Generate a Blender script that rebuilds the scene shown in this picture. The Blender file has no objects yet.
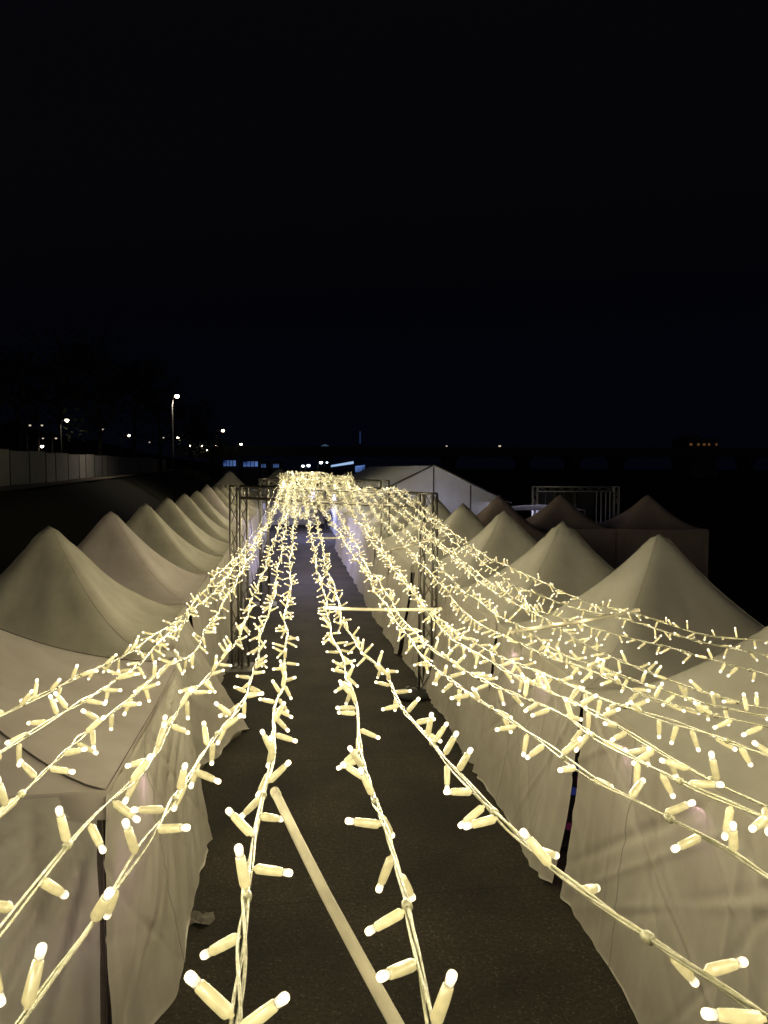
import bpy, bmesh, math, random
from mathutils import Vector, Matrix, Quaternion

scene = bpy.context.scene
COL = scene.collection
PI = math.pi
R = math.radians
CAM_H = 4.1
PSI, PHI, FPX = R(7.375), R(3.404), 740.0
_s, _c = math.sin(PSI), math.cos(PSI)
_f = Vector((_s*math.cos(PHI), _c*math.cos(PHI), -math.sin(PHI)))
_r = Vector((_c, -_s, 0))
_u = Vector((_s*math.sin(PHI), _c*math.sin(PHI), math.cos(PHI)))

def at(px, py, zc):
    """world point that was measured at a pixel of the photograph, at a chosen distance"""
    return Vector((0, 0, CAM_H)) + _f*zc + _r*((px-384)/FPX*zc) + _u*((512-py)/FPX*zc)

# ------------------------------------------------------------------ materials
def new_mat(name):
    m = bpy.data.materials.new(name); m.use_nodes = True
    nt = m.node_tree; nt.nodes.clear()
    out = nt.nodes.new('ShaderNodeOutputMaterial')
    return m, nt, out

def N(nt, kind, **kw):
    n = nt.nodes.new(kind)
    for k, v in kw.items():
        if k in n.inputs: n.inputs[k].default_value = v
        else: setattr(n, k, v)
    return n

def principled(name, col, rough=0.6, metal=0.0, noise=None, bump=None, spec=0.5, col2=None):
    m, nt, out = new_mat(name)
    p = N(nt, 'ShaderNodeBsdfPrincipled', Roughness=rough, Metallic=metal)
    p.inputs['Specular IOR Level'].default_value = spec
    p.inputs['Base Color'].default_value = (*col, 1)
    nt.links.new(p.outputs[0], out.inputs[0])
    if noise:
        tc = N(nt, 'ShaderNodeTexCoord')
        tx = N(nt, 'ShaderNodeTexNoise', Scale=noise, Detail=6.0)
        nt.links.new(tc.outputs['Object'], tx.inputs['Vector'])
        mx = N(nt, 'ShaderNodeMix', data_type='RGBA')
        mx.inputs[6].default_value = (*col, 1); mx.inputs[7].default_value = (*(col2 or [c*.55 for c in col]), 1)
        nt.links.new(tx.outputs['Fac'], mx.inputs[0]); nt.links.new(mx.outputs[2], p.inputs['Base Color'])
        if bump:
            b = N(nt, 'ShaderNodeBump', Strength=bump, Distance=0.02)
            nt.links.new(tx.outputs['Fac'], b.inputs['Height']); nt.links.new(b.outputs[0], p.inputs['Normal'])
    return m

def emission(name, col, strength, sampling='AUTO'):
    m, nt, out = new_mat(name)
    e = N(nt, 'ShaderNodeEmission', Strength=strength); e.inputs['Color'].default_value = (*col, 1)
    nt.links.new(e.outputs[0], out.inputs[0])
    m.cycles.emission_sampling = sampling
    return m

def fabric(name, col, trans=0.22, crease=0.6, dirt=0.25):
    """coated polyester canopy cloth: diffuse + a little translucency, soft creases, faint soiling"""
    m, nt, out = new_mat(name)
    tc = N(nt, 'ShaderNodeTexCoord')
    big = N(nt, 'ShaderNodeTexNoise', Scale=1.7, Detail=5.0, Roughness=.6)
    nt.links.new(tc.outputs['Object'], big.inputs['Vector'])
    mx = N(nt, 'ShaderNodeMix', data_type='RGBA')
    mx.inputs[6].default_value = (*col, 1)
    mx.inputs[7].default_value = (*[c*(1-dirt)*k for c, k in zip(col, (1, .97, .92))], 1)
    ramp = N(nt, 'ShaderNodeMapRange'); ramp.inputs[1].default_value = .35; ramp.inputs[2].default_value = .75
    nt.links.new(big.outputs['Fac'], ramp.inputs[0]); nt.links.new(ramp.outputs[0], mx.inputs[0])
    # creases: stretched, distorted noise at two scales
    mp = N(nt, 'ShaderNodeMapping'); mp.inputs['Scale'].default_value = (1.5, 1.5, 1.1); mp.inputs['Rotation'].default_value = (.5, .3, .4)
    nt.links.new(tc.outputs['Object'], mp.inputs['Vector'])
    c1 = N(nt, 'ShaderNodeTexNoise', Scale=1.6, Detail=2.0, Distortion=.8)
    nt.links.new(mp.outputs[0], c1.inputs['Vector'])
    c2 = N(nt, 'ShaderNodeTexNoise', Scale=14.0, Detail=3.0)
    nt.links.new(tc.outputs['Object'], c2.inputs['Vector'])
    c1s = N(nt, 'ShaderNodeMath', operation='MULTIPLY'); c1s.inputs[1].default_value = .55; nt.links.new(c1.outputs['Fac'], c1s.inputs[0])
    ad = N(nt, 'ShaderNodeMath', operation='MULTIPLY_ADD'); ad.inputs[1].default_value = .05
    nt.links.new(c2.outputs['Fac'], ad.inputs[0]); nt.links.new(c1s.outputs[0], ad.inputs[2])
    hsum = ad
    b = N(nt, 'ShaderNodeBump', Strength=crease, Distance=0.04)
    nt.links.new(hsum.outputs[0], b.inputs['Height'])
    d = N(nt, 'ShaderNodeBsdfPrincipled', Roughness=.48)
    d.inputs['Specular IOR Level'].default_value = .45
    t = N(nt, 'ShaderNodeBsdfTranslucent')
    for q, inp in ((d, 'Base Color'), (t, 'Color')):
        nt.links.new(mx.outputs[2], q.inputs[inp]); nt.links.new(b.outputs[0], q.inputs['Normal'])
    ms = N(nt, 'ShaderNodeMixShader'); ms.inputs[0].default_value = trans
    nt.links.new(d.outputs[0], ms.inputs[1]); nt.links.new(t.outputs[0], ms.inputs[2])
    nt.links.new(ms.outputs[0], out.inputs[0])
    return m

def sleeve_material():
    """translucent husk of a fairy light, lit from inside by its LED"""
    m, nt, out = new_mat('lit_sleeve')
    tc = N(nt, 'ShaderNodeTexCoord'); sep = N(nt, 'ShaderNodeSeparateXYZ')
    geo = N(nt, 'ShaderNodeNewGeometry')
    oi = N(nt, 'ShaderNodeObjectInfo')
    nz = N(nt, 'ShaderNodeTexNoise', Scale=120.0, Detail=1.0)
    nt.links.new(tc.outputs['Object'], nz.inputs['Vector'])
    lw = N(nt, 'ShaderNodeLayerWeight', Blend=.45)
    mul = N(nt, 'ShaderNodeMath', operation='MULTIPLY_ADD'); mul.inputs[1].default_value = -.45; mul.inputs[2].default_value = 1.08
    nt.links.new(lw.outputs['Facing'], mul.inputs[0])
    m2 = N(nt, 'ShaderNodeMapRange'); m2.inputs[1].default_value = .3; m2.inputs[2].default_value = .7; m2.inputs[3].default_value = .84; m2.inputs[4].default_value = 1.08
    nt.links.new(nz.outputs['Fac'], m2.inputs[0])
    m3 = N(nt, 'ShaderNodeMath', operation='MULTIPLY'); nt.links.new(mul.outputs[0], m3.inputs[0]); nt.links.new(m2.outputs[0], m3.inputs[1])
    rv = N(nt, 'ShaderNodeMapRange'); rv.inputs[3].default_value = .72; rv.inputs[4].default_value = 1.15
    nt.links.new(oi.outputs['Random'], rv.inputs[0])
    m4 = N(nt, 'ShaderNodeMath', operation='MULTIPLY'); nt.links.new(m3.outputs[0], m4.inputs[0]); nt.links.new(rv.outputs[0], m4.inputs[1])
    e = N(nt, 'ShaderNodeEmission'); e.inputs['Color'].default_value = (.92, .75, .31, 1)
    nt.links.new(m4.outputs[0], e.inputs['Strength'])
    g = N(nt, 'ShaderNodeBsdfPrincipled', Roughness=.3); g.inputs['Base Color'].default_value = (.05, .045, .03, 1)
    add = N(nt, 'ShaderNodeAddShader')
    nt.links.new(e.outputs[0], add.inputs[0]); nt.links.new(g.outputs[0], add.inputs[1]); nt.links.new(add.outputs[0], out.inputs[0])
    m.cycles.emission_sampling = 'NONE'
    return m

def led_material(name, core, rim):
    m, nt, out = new_mat(name)
    lw = N(nt, 'ShaderNodeLayerWeight', Blend=.5)
    mr = N(nt, 'ShaderNodeMapRange'); mr.inputs[1].default_value = .0; mr.inputs[2].default_value = .75; mr.inputs[3].default_value = core; mr.inputs[4].default_value = rim
    nt.links.new(lw.outputs['Facing'], mr.inputs[0])
    mx = N(nt, 'ShaderNodeMix', data_type='RGBA'); mx.inputs[6].default_value = (1, .91, .64, 1); mx.inputs[7].default_value = (1, .80, .42, 1)
    nt.links.new(lw.outputs['Facing'], mx.inputs[0])
    e = N(nt, 'ShaderNodeEmission'); nt.links.new(mx.outputs[2], e.inputs['Color']); nt.links.new(mr.outputs[0], e.inputs['Strength'])
    nt.links.new(e.outputs[0], out.inputs[0]); m.cycles.emission_sampling = 'NONE'
    return m

def led_tip_material():
    m, nt, out = new_mat('led_dome')
    tc = N(nt, 'ShaderNodeTexCoord'); sep = N(nt, 'ShaderNodeSeparateXYZ'); nt.links.new(tc.outputs['Object'], sep.inputs[0])
    nz = N(nt, 'ShaderNodeTexNoise', Scale=420.0); nt.links.new(tc.outputs['Object'], nz.inputs['Vector'])
    mr = N(nt, 'ShaderNodeMapRange'); mr.inputs[1].default_value = .0300; mr.inputs[2].default_value = .0362; mr.inputs[3].default_value = .8; mr.inputs[4].default_value = 4.0
    nt.links.new(sep.outputs['Z'], mr.inputs[0])
    m2 = N(nt, 'ShaderNodeMapRange'); m2.inputs[1].default_value = .35; m2.inputs[2].default_value = .65; m2.inputs[3].default_value = .7; m2.inputs[4].default_value = 1.25; nt.links.new(nz.outputs['Fac'], m2.inputs[0])
    lw = N(nt, 'ShaderNodeLayerWeight', Blend=.5); m4 = N(nt, 'ShaderNodeMapRange'); m4.inputs[1].default_value = .2; m4.inputs[2].default_value = .9; m4.inputs[3].default_value = 1.0; m4.inputs[4].default_value = .45; nt.links.new(lw.outputs['Facing'], m4.inputs[0])
    m3 = N(nt, 'ShaderNodeMath', operation='MULTIPLY'); nt.links.new(mr.outputs[0], m3.inputs[0]); nt.links.new(m2.outputs[0], m3.inputs[1])
    m5 = N(nt, 'ShaderNodeMath', operation='MULTIPLY'); nt.links.new(m3.outputs[0], m5.inputs[0]); nt.links.new(m4.outputs[0], m5.inputs[1])
    e = N(nt, 'ShaderNodeEmission'); e.inputs['Color'].default_value = (1, .84, .52, 1); nt.links.new(m5.outputs[0], e.inputs['Strength'])
    nt.links.new(e.outputs[0], out.inputs[0]); m.cycles.emission_sampling = 'NONE'
    return m

def glow_panel(name, c1, c2, s1, s2, scale):
    m, nt, out = new_mat(name)
    tc = N(nt, 'ShaderNodeTexCoord'); nz = N(nt, 'ShaderNodeTexNoise', Scale=scale, Detail=3.0); nt.links.new(tc.outputs['Object'], nz.inputs['Vector'])
    r_ = N(nt, 'ShaderNodeMapRange'); r_.inputs[1].default_value = .35; r_.inputs[2].default_value = .68; nt.links.new(nz.outputs['Fac'], r_.inputs[0])
    mx = N(nt, 'ShaderNodeMix', data_type='RGBA'); mx.inputs[6].default_value = (*[c*s1 for c in c1], 1); mx.inputs[7].default_value = (*[c*s2 for c in c2], 1)
    nt.links.new(r_.outputs[0], mx.inputs[0])
    e = N(nt, 'ShaderNodeEmission'); nt.links.new(mx.outputs[2], e.inputs['Color']); nt.links.new(e.outputs[0], out.inputs[0])
    return m

def asphalt_material():
    m, nt, out = new_mat('asphalt')
    tc = N(nt, 'ShaderNodeTexCoord'); p = N(nt, 'ShaderNodeBsdfPrincipled', Roughness=.82); p.inputs['Specular IOR Level'].default_value = .3
    fine = N(nt, 'ShaderNodeTexVoronoi', Scale=70.0); mid = N(nt, 'ShaderNodeTexNoise', Scale=28.0, Detail=5.0, Roughness=.75); big = N(nt, 'ShaderNodeTexNoise', Scale=.9, Detail=4.0)
    sep = N(nt, 'ShaderNodeSeparateXYZ'); nt.links.new(tc.outputs['Object'], sep.inputs[0])
    for q in (fine, mid, big): nt.links.new(tc.outputs['Object'], q.inputs['Vector'])
    a = N(nt, 'ShaderNodeMapRange'); a.inputs[1].default_value = .32; a.inputs[2].default_value = .7; nt.links.new(mid.outputs['Fac'], a.inputs[0])
    c1 = N(nt, 'ShaderNodeMix', data_type='RGBA'); c1.inputs[6].default_value = (.010, .0085, .0058, 1); c1.inputs[7].default_value = (.050, .040, .026, 1); nt.links.new(a.outputs[0], c1.inputs[0])
    sp = N(nt, 'ShaderNodeMath', operation='GREATER_THAN'); sp.inputs[1].default_value = .965
    sepc = N(nt, 'ShaderNodeSeparateColor'); nt.links.new(fine.outputs['Color'], sepc.inputs[0]); nt.links.new(sepc.outputs[0], sp.inputs[0])
    c2 = N(nt, 'ShaderNodeMix', data_type='RGBA'); c2.inputs[7].default_value = (.075, .062, .045, 1); nt.links.new(sp.outputs[0], c2.inputs[0]); nt.links.new(c1.outputs[2], c2.inputs[6])
    b = N(nt, 'ShaderNodeMapRange'); b.inputs[1].default_value = .35; b.inputs[2].default_value = .65; b.inputs[3].default_value = .5; b.inputs[4].default_value = 1.25; nt.links.new(big.outputs['Fac'], b.inputs[0])
    # paver joints across the lane every few metres
    fr = N(nt, 'ShaderNodeMath', operation='PINGPONG'); fr.inputs[1].default_value = 1.7; nt.links.new(sep.outputs['Y'], fr.inputs[0])
    jn = N(nt, 'ShaderNodeMapRange'); jn.inputs[1].default_value = 0; jn.inputs[2].default_value = .02; jn.inputs[3].default_value = .55; nt.links.new(fr.outputs[0], jn.inputs[0])
    mm = N(nt, 'ShaderNodeMath', operation='MULTIPLY'); nt.links.new(b.outputs[0], mm.inputs[0]); nt.links.new(jn.outputs[0], mm.inputs[1])
    c3 = N(nt, 'ShaderNodeMix', data_type='RGBA', blend_type='MULTIPLY'); c3.inputs[0].default_value = 1; nt.links.new(c2.outputs[2], c3.inputs[6]); nt.links.new(mm.outputs[0], c3.inputs[7])
    nt.links.new(c3.outputs[2], p.inputs['Base Color'])
    bp = N(nt, 'ShaderNodeBump', Strength=.8, Distance=.01); nt.links.new(mid.outputs['Fac'], bp.inputs['Height']); nt.links.new(bp.outputs[0], p.inputs['Normal'])
    nt.links.new(p.outputs[0], out.inputs[0]); return m

M = {
    'cloth': fabric('canopy_cloth', (.78, .755, .68), .2, .25, .2),
    'cloth_pink': fabric('canopy_cloth_pinkish', (.80, .73, .70), .3, .25, .2),
    'cloth_wall': fabric('sidewall_cloth', (.74, .70, .63), .22, .45, .22),
    'cloth_lightened': fabric('sidewall_cloth_lightened', (.92, .88, .82), .2, .4, .12),  # near side sheet's copy, colour lightened for the glow of nearby bulbs
    'scrap': principled('scrap_cloth', (.15, .135, .11), .8, 0, 12),
    'seam_pale': principled('seam_pale', (.52, .49, .42), .7, 0, 30),
    'seam': principled('seam_tape', (.16, .14, .12), .7, 0, 30),
    'cloth_dark': fabric('canopy_cloth_maroon_grey', (.38, .30, .29), .1, .25),
    'marquee': fabric('marquee_pvc', (.84, .86, .90), .2, .2, .1),
    'alu': principled('brushed_aluminium', (.36, .34, .31), .45, .85, 40, .1),
    'alu_dark': principled('worn_steel', (.28, .27, .25), .5, .7, 30, .1),
    'pole': principled('white_powder_coat', (.62, .60, .54), .4, 0, 60, .05),
    'rod': principled('white_plastic_rod', (.32, .295, .23), .85, 0, 25, .05, .05),
    'cable': principled('clear_pvc_cable', (.27, .26, .18), .35, 0, 90, .2, .5, (.09, .09, .055)),
    'husk': sleeve_material(),
    'led': led_tip_material(),
    'led_far': led_material('led_dome_far', 1.9, .8),

    'asphalt': asphalt_material(),
    'grass': principled('dry_grass', (.026, .026, .016), .9, 0, 3, .6, .2, (.010, .010, .007)),
    'path': principled('concrete_path', (.26, .22, .17), .8, 0, 8, .3),
    'concrete': principled('board_concrete', (.46, .45, .43), .8, 0, 2.2, .3),
    'hoarding': principled('weathered_panel', (.36, .36, .35), .75, 0, 1.3, .2),
    'post': principled('dark_post', (.06, .06, .06), .7, 0, 20),
    'bark': principled('bark', (.06, .05, .04), .9, 0, 18, .6),
    'leaf': principled('foliage', (.05, .07, .03), .7, 0, 6, None, .3, (.02, .03, .015)),
    'bridge': principled('bridge_concrete', (.10, .10, .11), .8, 0, .8, .2),
    'building': principled('render_wall', (.12, .12, .13), .8, 0, 1.0, .2),
    'clothes': principled('dark_clothing', (.012, .012, .016), .85, 0, 12, .2),
    'skin': principled('skin', (.35, .22, .16), .55, 0, 30),
    'hair': principled('dark_hair', (.012, .010, .008), .6, 0, 60),
    'stage_black': principled('black_mesh', (.02, .02, .022), .7, 0, 40),
    'rubber': principled('black_rubber', (.02, .02, .02), .7, 0, 30),
}
E_ = {
    'lamp_warm': emission('lamp_warm', (1, .80, .52), 14),
    'lamp_dim': emission('lamp_dim', (1, .82, .6), .7),
    'lamp_cold': emission('lamp_cold', (.75, .88, 1), 5),
    'win_orange': emission('window_orange', (1, .45, .15), .09),
    'blue': glow_panel('blue_panel', (.03, .07, .5), (.22, .42, 1.0), .12, .5, .55),
    'blue_white': emission('blue_white_panel', (.45, .65, 1.0), .8),
    'tube_cold': emission('tube_cold', (.46, .44, 1.0), 1600),
    'tube_far': emission('tube_far', (.55, .55, 1.0), 6000),
    'tube_roof': emission('tube_roof', (.75, .72, 1.0), 120),
    'tube_warm': emission('tube_warm', (1, .72, .62), 22),
    'tube_pink': emission('tube_pink', (1, .60, .80), 110),
    'screen_blue': emission('screen_blue', (.10, .12, .6), .12),
    'screen_red': emission('screen_red', (.7, .10, .30), .05),
}

# ------------------------------------------------------------------ object helpers
class MB:
    """collects vertices and faces for ONE mesh object"""
    def __init__(s): s.v, s.f, s.mi = [], [], []
    def add(s, vs, fs, mi=0):
        o = len(s.v); s.v += [tuple(v) for v in vs]
        s.f += [tuple(i+o for i in f) for f in fs]; s.mi += [mi]*len(fs)
    def box(s, x0, x1, y0, y1, z0, z1, mi=0, mat=None):
        vs = [Vector((x, y, z)) for x in (x0, x1) for y in (y0, y1) for z in (z0, z1)]
        if mat: vs = [mat @ v for v in vs]
        s.add(vs, [(0,1,3,2), (4,6,7,5), (0,4,5,1), (2,3,7,6), (0,2,6,4), (1,5,7,3)], mi)
    def tube(s, pts, r, n=8, mi=0, caps=True):
        pts = [Vector(p) for p in pts]; rs = r if isinstance(r, (list, tuple)) else [r]*len(pts)
        vs, fs = [], []
        t0 = (pts[1]-pts[0]).normalized()
        a = t0.orthogonal().normalized()
        for i, p in enumerate(pts):
            t = (pts[min(i+1, len(pts)-1)] - pts[max(i-1, 0)]).normalized()
            a = (a - t*a.dot(t)).normalized(); b = t.cross(a)
            for k in range(n):
                q = 2*PI*k/n
                vs.append(p + (a*math.cos(q) + b*math.sin(q))*rs[i])
        for i in range(len(pts)-1):
            for k in range(n):
                k2 = (k+1) % n
                fs.append((i*n+k, i*n+k2, (i+1)*n+k2, (i+1)*n+k))
        if caps:
            fs.append(tuple(range(n-1, -1, -1))); fs.append(tuple((len(pts)-1)*n+k for k in range(n)))
        s.add(vs, fs, mi)
    def lathe(s, prof, n=12, mi=0, mat=None, mis=None):
        """prof: list of (r, z); revolved about z"""
        vs, fs, ms = [], [], []
        for r, z in prof:
            for k in range(n):
                q = 2*PI*k/n; v = Vector((r*math.cos(q), r*math.sin(q), z))
                vs.append(mat @ v if mat else v)
        for i in range(len(prof)-1):
            for k in range(n):
                k2 = (k+1) % n
                fs.append((i*n+k, i*n+k2, (i+1)*n+k2, (i+1)*n+k))
        fs.append(tuple(range(n-1, -1, -1))); fs.append(tuple((len(prof)-1)*n+k for k in range(n)))
        s.add(vs, fs, mi)
    def build(s, name, mats, parent=None, smooth=True, loc=None):
        me = bpy.data.meshes.new(name); me.from_pydata(s.v, [], s.f)
        mats = mats if isinstance(mats, (list, tuple)) else [mats]
        for m in mats: me.materials.append(m)
        if len(mats) > 1: me.polygons.foreach_set('material_index', s.mi)
        if smooth: me.polygons.foreach_set('use_smooth', [True]*len(me.polygons))
        me.update()
        return link(name, me, parent, loc)

def link(name, me, parent=None, loc=None):
    o = bpy.data.objects.new(name, me); COL.objects.link(o)
    if parent: o.parent = parent
    if loc is not None: o.location = loc
    return o

def thing(name, label, cat, loc=(0,0,0), rz=0, group=None):
    o = bpy.data.objects.new(name, None); COL.objects.link(o)
    o.location = loc; o.rotation_euler = (0, 0, rz); o.empty_display_size = .2
    return tag(o, label, cat, group)

def tag(o, label, cat, group=None):
    o['label'] = label; o['category'] = cat
    if group: o['group'] = group
    return o

def struct(o): o['kind'] = 'structure'; return o

# ------------------------------------------------------------------ terrain
def plateau_q(x, y): return x + 16.5 + (y-45.3)*.074
def sst(t): t = max(0, min(1, t)); return t*t*(3-2*t)
def ground_z(x, y):
    q = plateau_q(x, y)
    hp = 3.0 + .0066*max(-30, min(200, y-45))
    z = hp*sst((9.2-q)/7.6)
    if q < -14: z += 22*sst((-14-q)/90)
    if y > 260 and x > -60: z += 0
    return z

def make_ground():
    xs = [-900, -500, -300, -200, -150, -120, -100, -85, -70, -60, -52, -46, -40] + [-38+i for i in range(39)] + [5, 15, 30, 60, 120, 250, 500, 900]
    ys = [-25, -10, 0, 5, 10, 15, 20, 25, 30, 36, 42, 50, 58, 66, 76, 88, 100, 115, 130, 150, 175, 200, 250, 300, 400, 600, 1000, 1600, 2600]
    m = MB(); rnd = random.Random(4)
    vs = [(x, y, ground_z(x, y) + (rnd.uniform(-.05, .05) if plateau_q(x, y) < 8.5 else 0)) for y in ys for x in xs]
    n = len(xs)
    m.add(vs, [(j*n+i, j*n+i+1, (j+1)*n+i+1, (j+1)*n+i) for j in range(len(ys)-1) for i in range(n-1)])
    struct(m.build('ground', M['grass']))
    p = MB(); p.add([(-6.2, -20, .004), (20, -20, .004), (20, 75, .004), (-6.2, 75, .004)], [(0, 1, 2, 3)])
    struct(p.build('asphalt_yard', M['asphalt'], smooth=False))
    w = MB(); vs = []
    yy = [10+5*i for i in range(34)]
    for y in yy:
        for q in (1.0, 2.3):
            x = q - 16.5 - (y-45.3)*.074
            vs.append((x, y, ground_z(x, y)+.09))
    w.add(vs, [(2*i, 2*i+1, 2*i+3, 2*i+2) for i in range(len(yy)-1)])
    struct(w.build('footpath', M['path']))

# ------------------------------------------------------------------ canopy tents
def roof_mesh(w, d, eave, rise, n, rnd, wr=1.0, power=1.45):
    vs, fs = [], []
    ph = [rnd.uniform(0, 6.28) for _ in range(8)]
    for j in range(n+1):
        for i in range(n+1):
            # denser rows near the middle and edges do not matter at this size
            u = -1 + 2*i/n; v = -1 + 2*j/n
            mx = max(abs(u), abs(v)); p = 2.1 + 12*mx**1.4
            m = 0 if mx < 1e-6 else (abs(u)**p + abs(v)**p)**(1/p)
            m = min(1.0, m)
            mt = math.sqrt(m*m + .005) - .0707; mt = max(0, min(1, mt/(math.sqrt(1.005)-.0707)))
            ang = math.atan2(v, u)
            z = eave + rise*(1-mt)**power
            # cloth sags between peak, corners and eaves
            side = (1 - min(abs(u), abs(v))/max(mx, 1e-6))
            z -= .09*side*math.sin(PI*m)
            fold = math.sin(9*ang+ph[0]) * .5 + math.sin(17*ang+ph[1]+2*m)*.35 + math.sin(29*ang+ph[2])*.2
            z += wr*.016*fold*math.sin(PI*min(1, m*1.05))**.7*(1.15-m)
            z += wr*.010*math.sin(5.1*u+ph[3]+3*v)*math.sin(4.3*v+ph[4])*math.sin(PI*m)
            # eave edge droops between the corners
            e = max(0, (m-.9)/.1)
            z -= e*.03*(1-min(abs(u), abs(v)))
            vs.append((u*w/2, v*d/2, z))
    for j in range(n):
        for i in range(n):
            a = j*(n+1)+i
            fs.append((a, a+1, a+n+2, a+n+1))
    return vs, fs

def tri(x): return abs(((x/PI) % 2) - 1)*2 - 1

def span_of(side, w, d): return d if side in ('front', 'back') else w

def canopy_tent(label, cx, cy, rz, w=3.0, d=3.0, eave=2.0, rise=1.35, n=28, seed=0, cloth='cloth', roof_cloth=None,
                flare=.25, flare_far=0.0, folds=.03, walls=('front', 'back'), group=None, gap=(-.03, -.03), wr=1.0, power=1.55, slit=None, lift=0.03, seams=False, tie=None):
    """front faces local +x (towards the aisle)"""
    rnd = random.Random(seed)
    t = thing('canopy_tent', label, 'tent', (cx, cy, 0), rz, group)
    roof = MB(); roof.add(*roof_mesh(w, d, eave, rise, n, rnd, wr, power)); roof.build('roof', M[roof_cloth or cloth], t)
    # valance: a band hanging from the eaves
    va = MB(); k = max(8, n//2); ring = []
    hw, hd = w/2+.012, d/2+.012
    for s in range(4):
        for i in range(k):
            q = -1+2*i/k
            ring.append([(hw*q, -hd), (hw, hd*q), (-hw*q, hd), (-hw, -hd*q)][s] + (abs(q),))
    L = len(ring); vs = []
    for lev in range(3):
        for i, (x, y, q) in enumerate(ring):
            o = 1 + (.004*lev)*math.sin(i*1.7+seed)
            vs.append((x*o, y*o, eave+.012 - .03*(1-q) - lev*.095 - (.008*math.sin(i*2.1+seed) if lev == 2 else 0)))
    va.add(vs, [(l*L+i, l*L+(i+1) % L, (l+1)*L+(i+1) % L, (l+1)*L+i) for l in range(2) for i in range(L)])
    va.build('valance', M[roof_cloth or cloth], t)
    for sx in (-1, 1):
        for sy in (-1, 1):
            lg = MB(); x, y = sx*(w/2-.05), sy*(d/2-.05)
            lg.box(x-.018, x+.018, y-.018, y+.018, .02, eave-.02); lg.box(x-.05, x+.05, y-.05, y+.05, .004, .02)
            lg.build('leg', M['alu'], t, smooth=False)
    if seams or n >= 24:
        for sx in (-1, 1):
            for sy in (-1, 1):
                sm = MB(); pts = [Vector(roof.v[int(round((1+sy*q/(n/2))*n/2))*(n+1)+int(round((1+sx*q/(n/2))*n/2))])+Vector((0, 0, .006 if seams else .001)) for q in range(1, n//2+1)]
                sm.tube(pts, .007 if seams else .003, 5); sm.build('hip_seam', M['seam'] if seams else M[roof_cloth or cloth], t)
    for side in walls:
        m = MB(); hi = side == 'front' or (seams and side == 'right')
        nu, nv = (max(12, int(n*(4.2 if n >= 24 else 2.5))), int(n*1.5) if n >= 24 else max(8, n)) if hi else (10, 5)
        ph = [rnd.uniform(0, 6.28) for _ in range(6)]; vs = []
        creases = []
        for _ in range((20 if n >= 40 else 12) if n >= 24 else 0):
            an_ = rnd.choice((rnd.uniform(.5, 1.1), rnd.uniform(2.0, 2.6), rnd.uniform(-.15, .15)))
            sp, hp_ = rnd.uniform(-span_of(side, w, d)/2, span_of(side, w, d)/2), rnd.uniform(.2, 1.8)
            c0, c1 = math.cos(an_), math.sin(an_)
            creases.append((c0, c1, -(c0*sp+c1*hp_), rnd.choice((-1, 1))*rnd.uniform(.010, .026), rnd.uniform(.03, .08)))
        span, off = (d, w/2) if side in ('front', 'back') else (w, d/2)
        for j in range(nv+1):
            h = 1 - j/nv                                   # 1 at eave, 0 at the ground
            for i in range(nu+1):
                q = i/nu
                s = -span/2 + gap[0] + q*(span-gap[0]-gap[1])
                g = (1-h)
                fl = (flare + flare_far*sst(q/.28 if seams else (q-.35)/.65) if side == 'front' else 1.7*sst((span/2-s)/1.5)) if hi else .02
                x = off + .022 + fl*g**1.35
                if hi:
                    a = folds*(.25+g)
                    env = .45+.55*math.sin(1.7*s+ph[3])
                    x += a*(.8*math.sin(3.1*s+ph[0]+.8*h) + .5*env*tri(9.0*s*(1+.10*h)+ph[1]-1.6*h) + .28*(1-env)*tri(17*s+ph[2]+1.2*math.sin(3*h)))
                    for (c0, c1, c2, ca, cw) in creases:
                        x += ca*max(0, 1-abs(c0*s+c1*h*eave+c2)/cw)*(1-.75*g*g)*min(1, g*8)
                    x += folds*.8*math.sin(3*s+4.5*h+ph[3])*math.sin(PI*h)
                    # gathers at both tied edges
                    x += folds*1.0*math.sin(24*s+ph[4])*(max(0, 1-q*5)+max(0, 1-(1-q)*5))*(.3+g)
                if hi and tie:
                    # pleats fan out from the corner where the sheet is tied
                    ds = (span/2-s) if tie == 'far' else (s+span/2); dz = (1-h)*eave; rr_ = math.hypot(ds, dz)
                    an = math.atan2(ds, dz+.05)
                    x += (.026 if side == 'front' else .06)*min(1, rr_/.5)*(tri(30*an+ph[0]+.6*math.sin(3*rr_))+.6*tri(53*an+ph[1]+rr_))*math.exp(-max(0, rr_-1.1)*.8)*(1 if side == 'front' else min(1, dz/.9))
                    x -= .05*math.exp(-rr_/.25)
                z = eave-.02 - (eave-.02)*(j/nv)
                if j == nv: z = lift*(.5+.5*math.sin(5*s+ph[5])) + .008
                if side == 'front': vs.append((x, s, z))
                elif side == 'back': vs.append((-x, s, z))
                elif side == 'right': vs.append((s, -x, z))
                else: vs.append((s, x, z))
        m.add(vs, [(j*(nu+1)+i, j*(nu+1)+i+1, (j+1)*(nu+1)+i+1, (j+1)*(nu+1)+i) for j in range(nv) for i in range(nu)])
        wl = m.build('wall' if hi else ('back_wall' if side == 'back' else 'side_wall'), M['cloth_dark' if cloth == 'cloth_dark' else ('cloth_lightened' if seams and side == 'right' else 'cloth_wall')], t)
        if hi and n >= 24:
            # zip seam, a thin raised welt running down the sheet
            zi = int(nu*.36); mz = MB()
            pts = [Vector(vs[j*(nu+1)+zi]) + Vector((.006, 0, 0)) for j in range(0, nv+1)]
            mz.tube([p_-Vector((.005, 0, 0)) for p_ in pts], .0045, 5); mz.build('zip_seam', M['pole'], wl)
    return t

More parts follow.
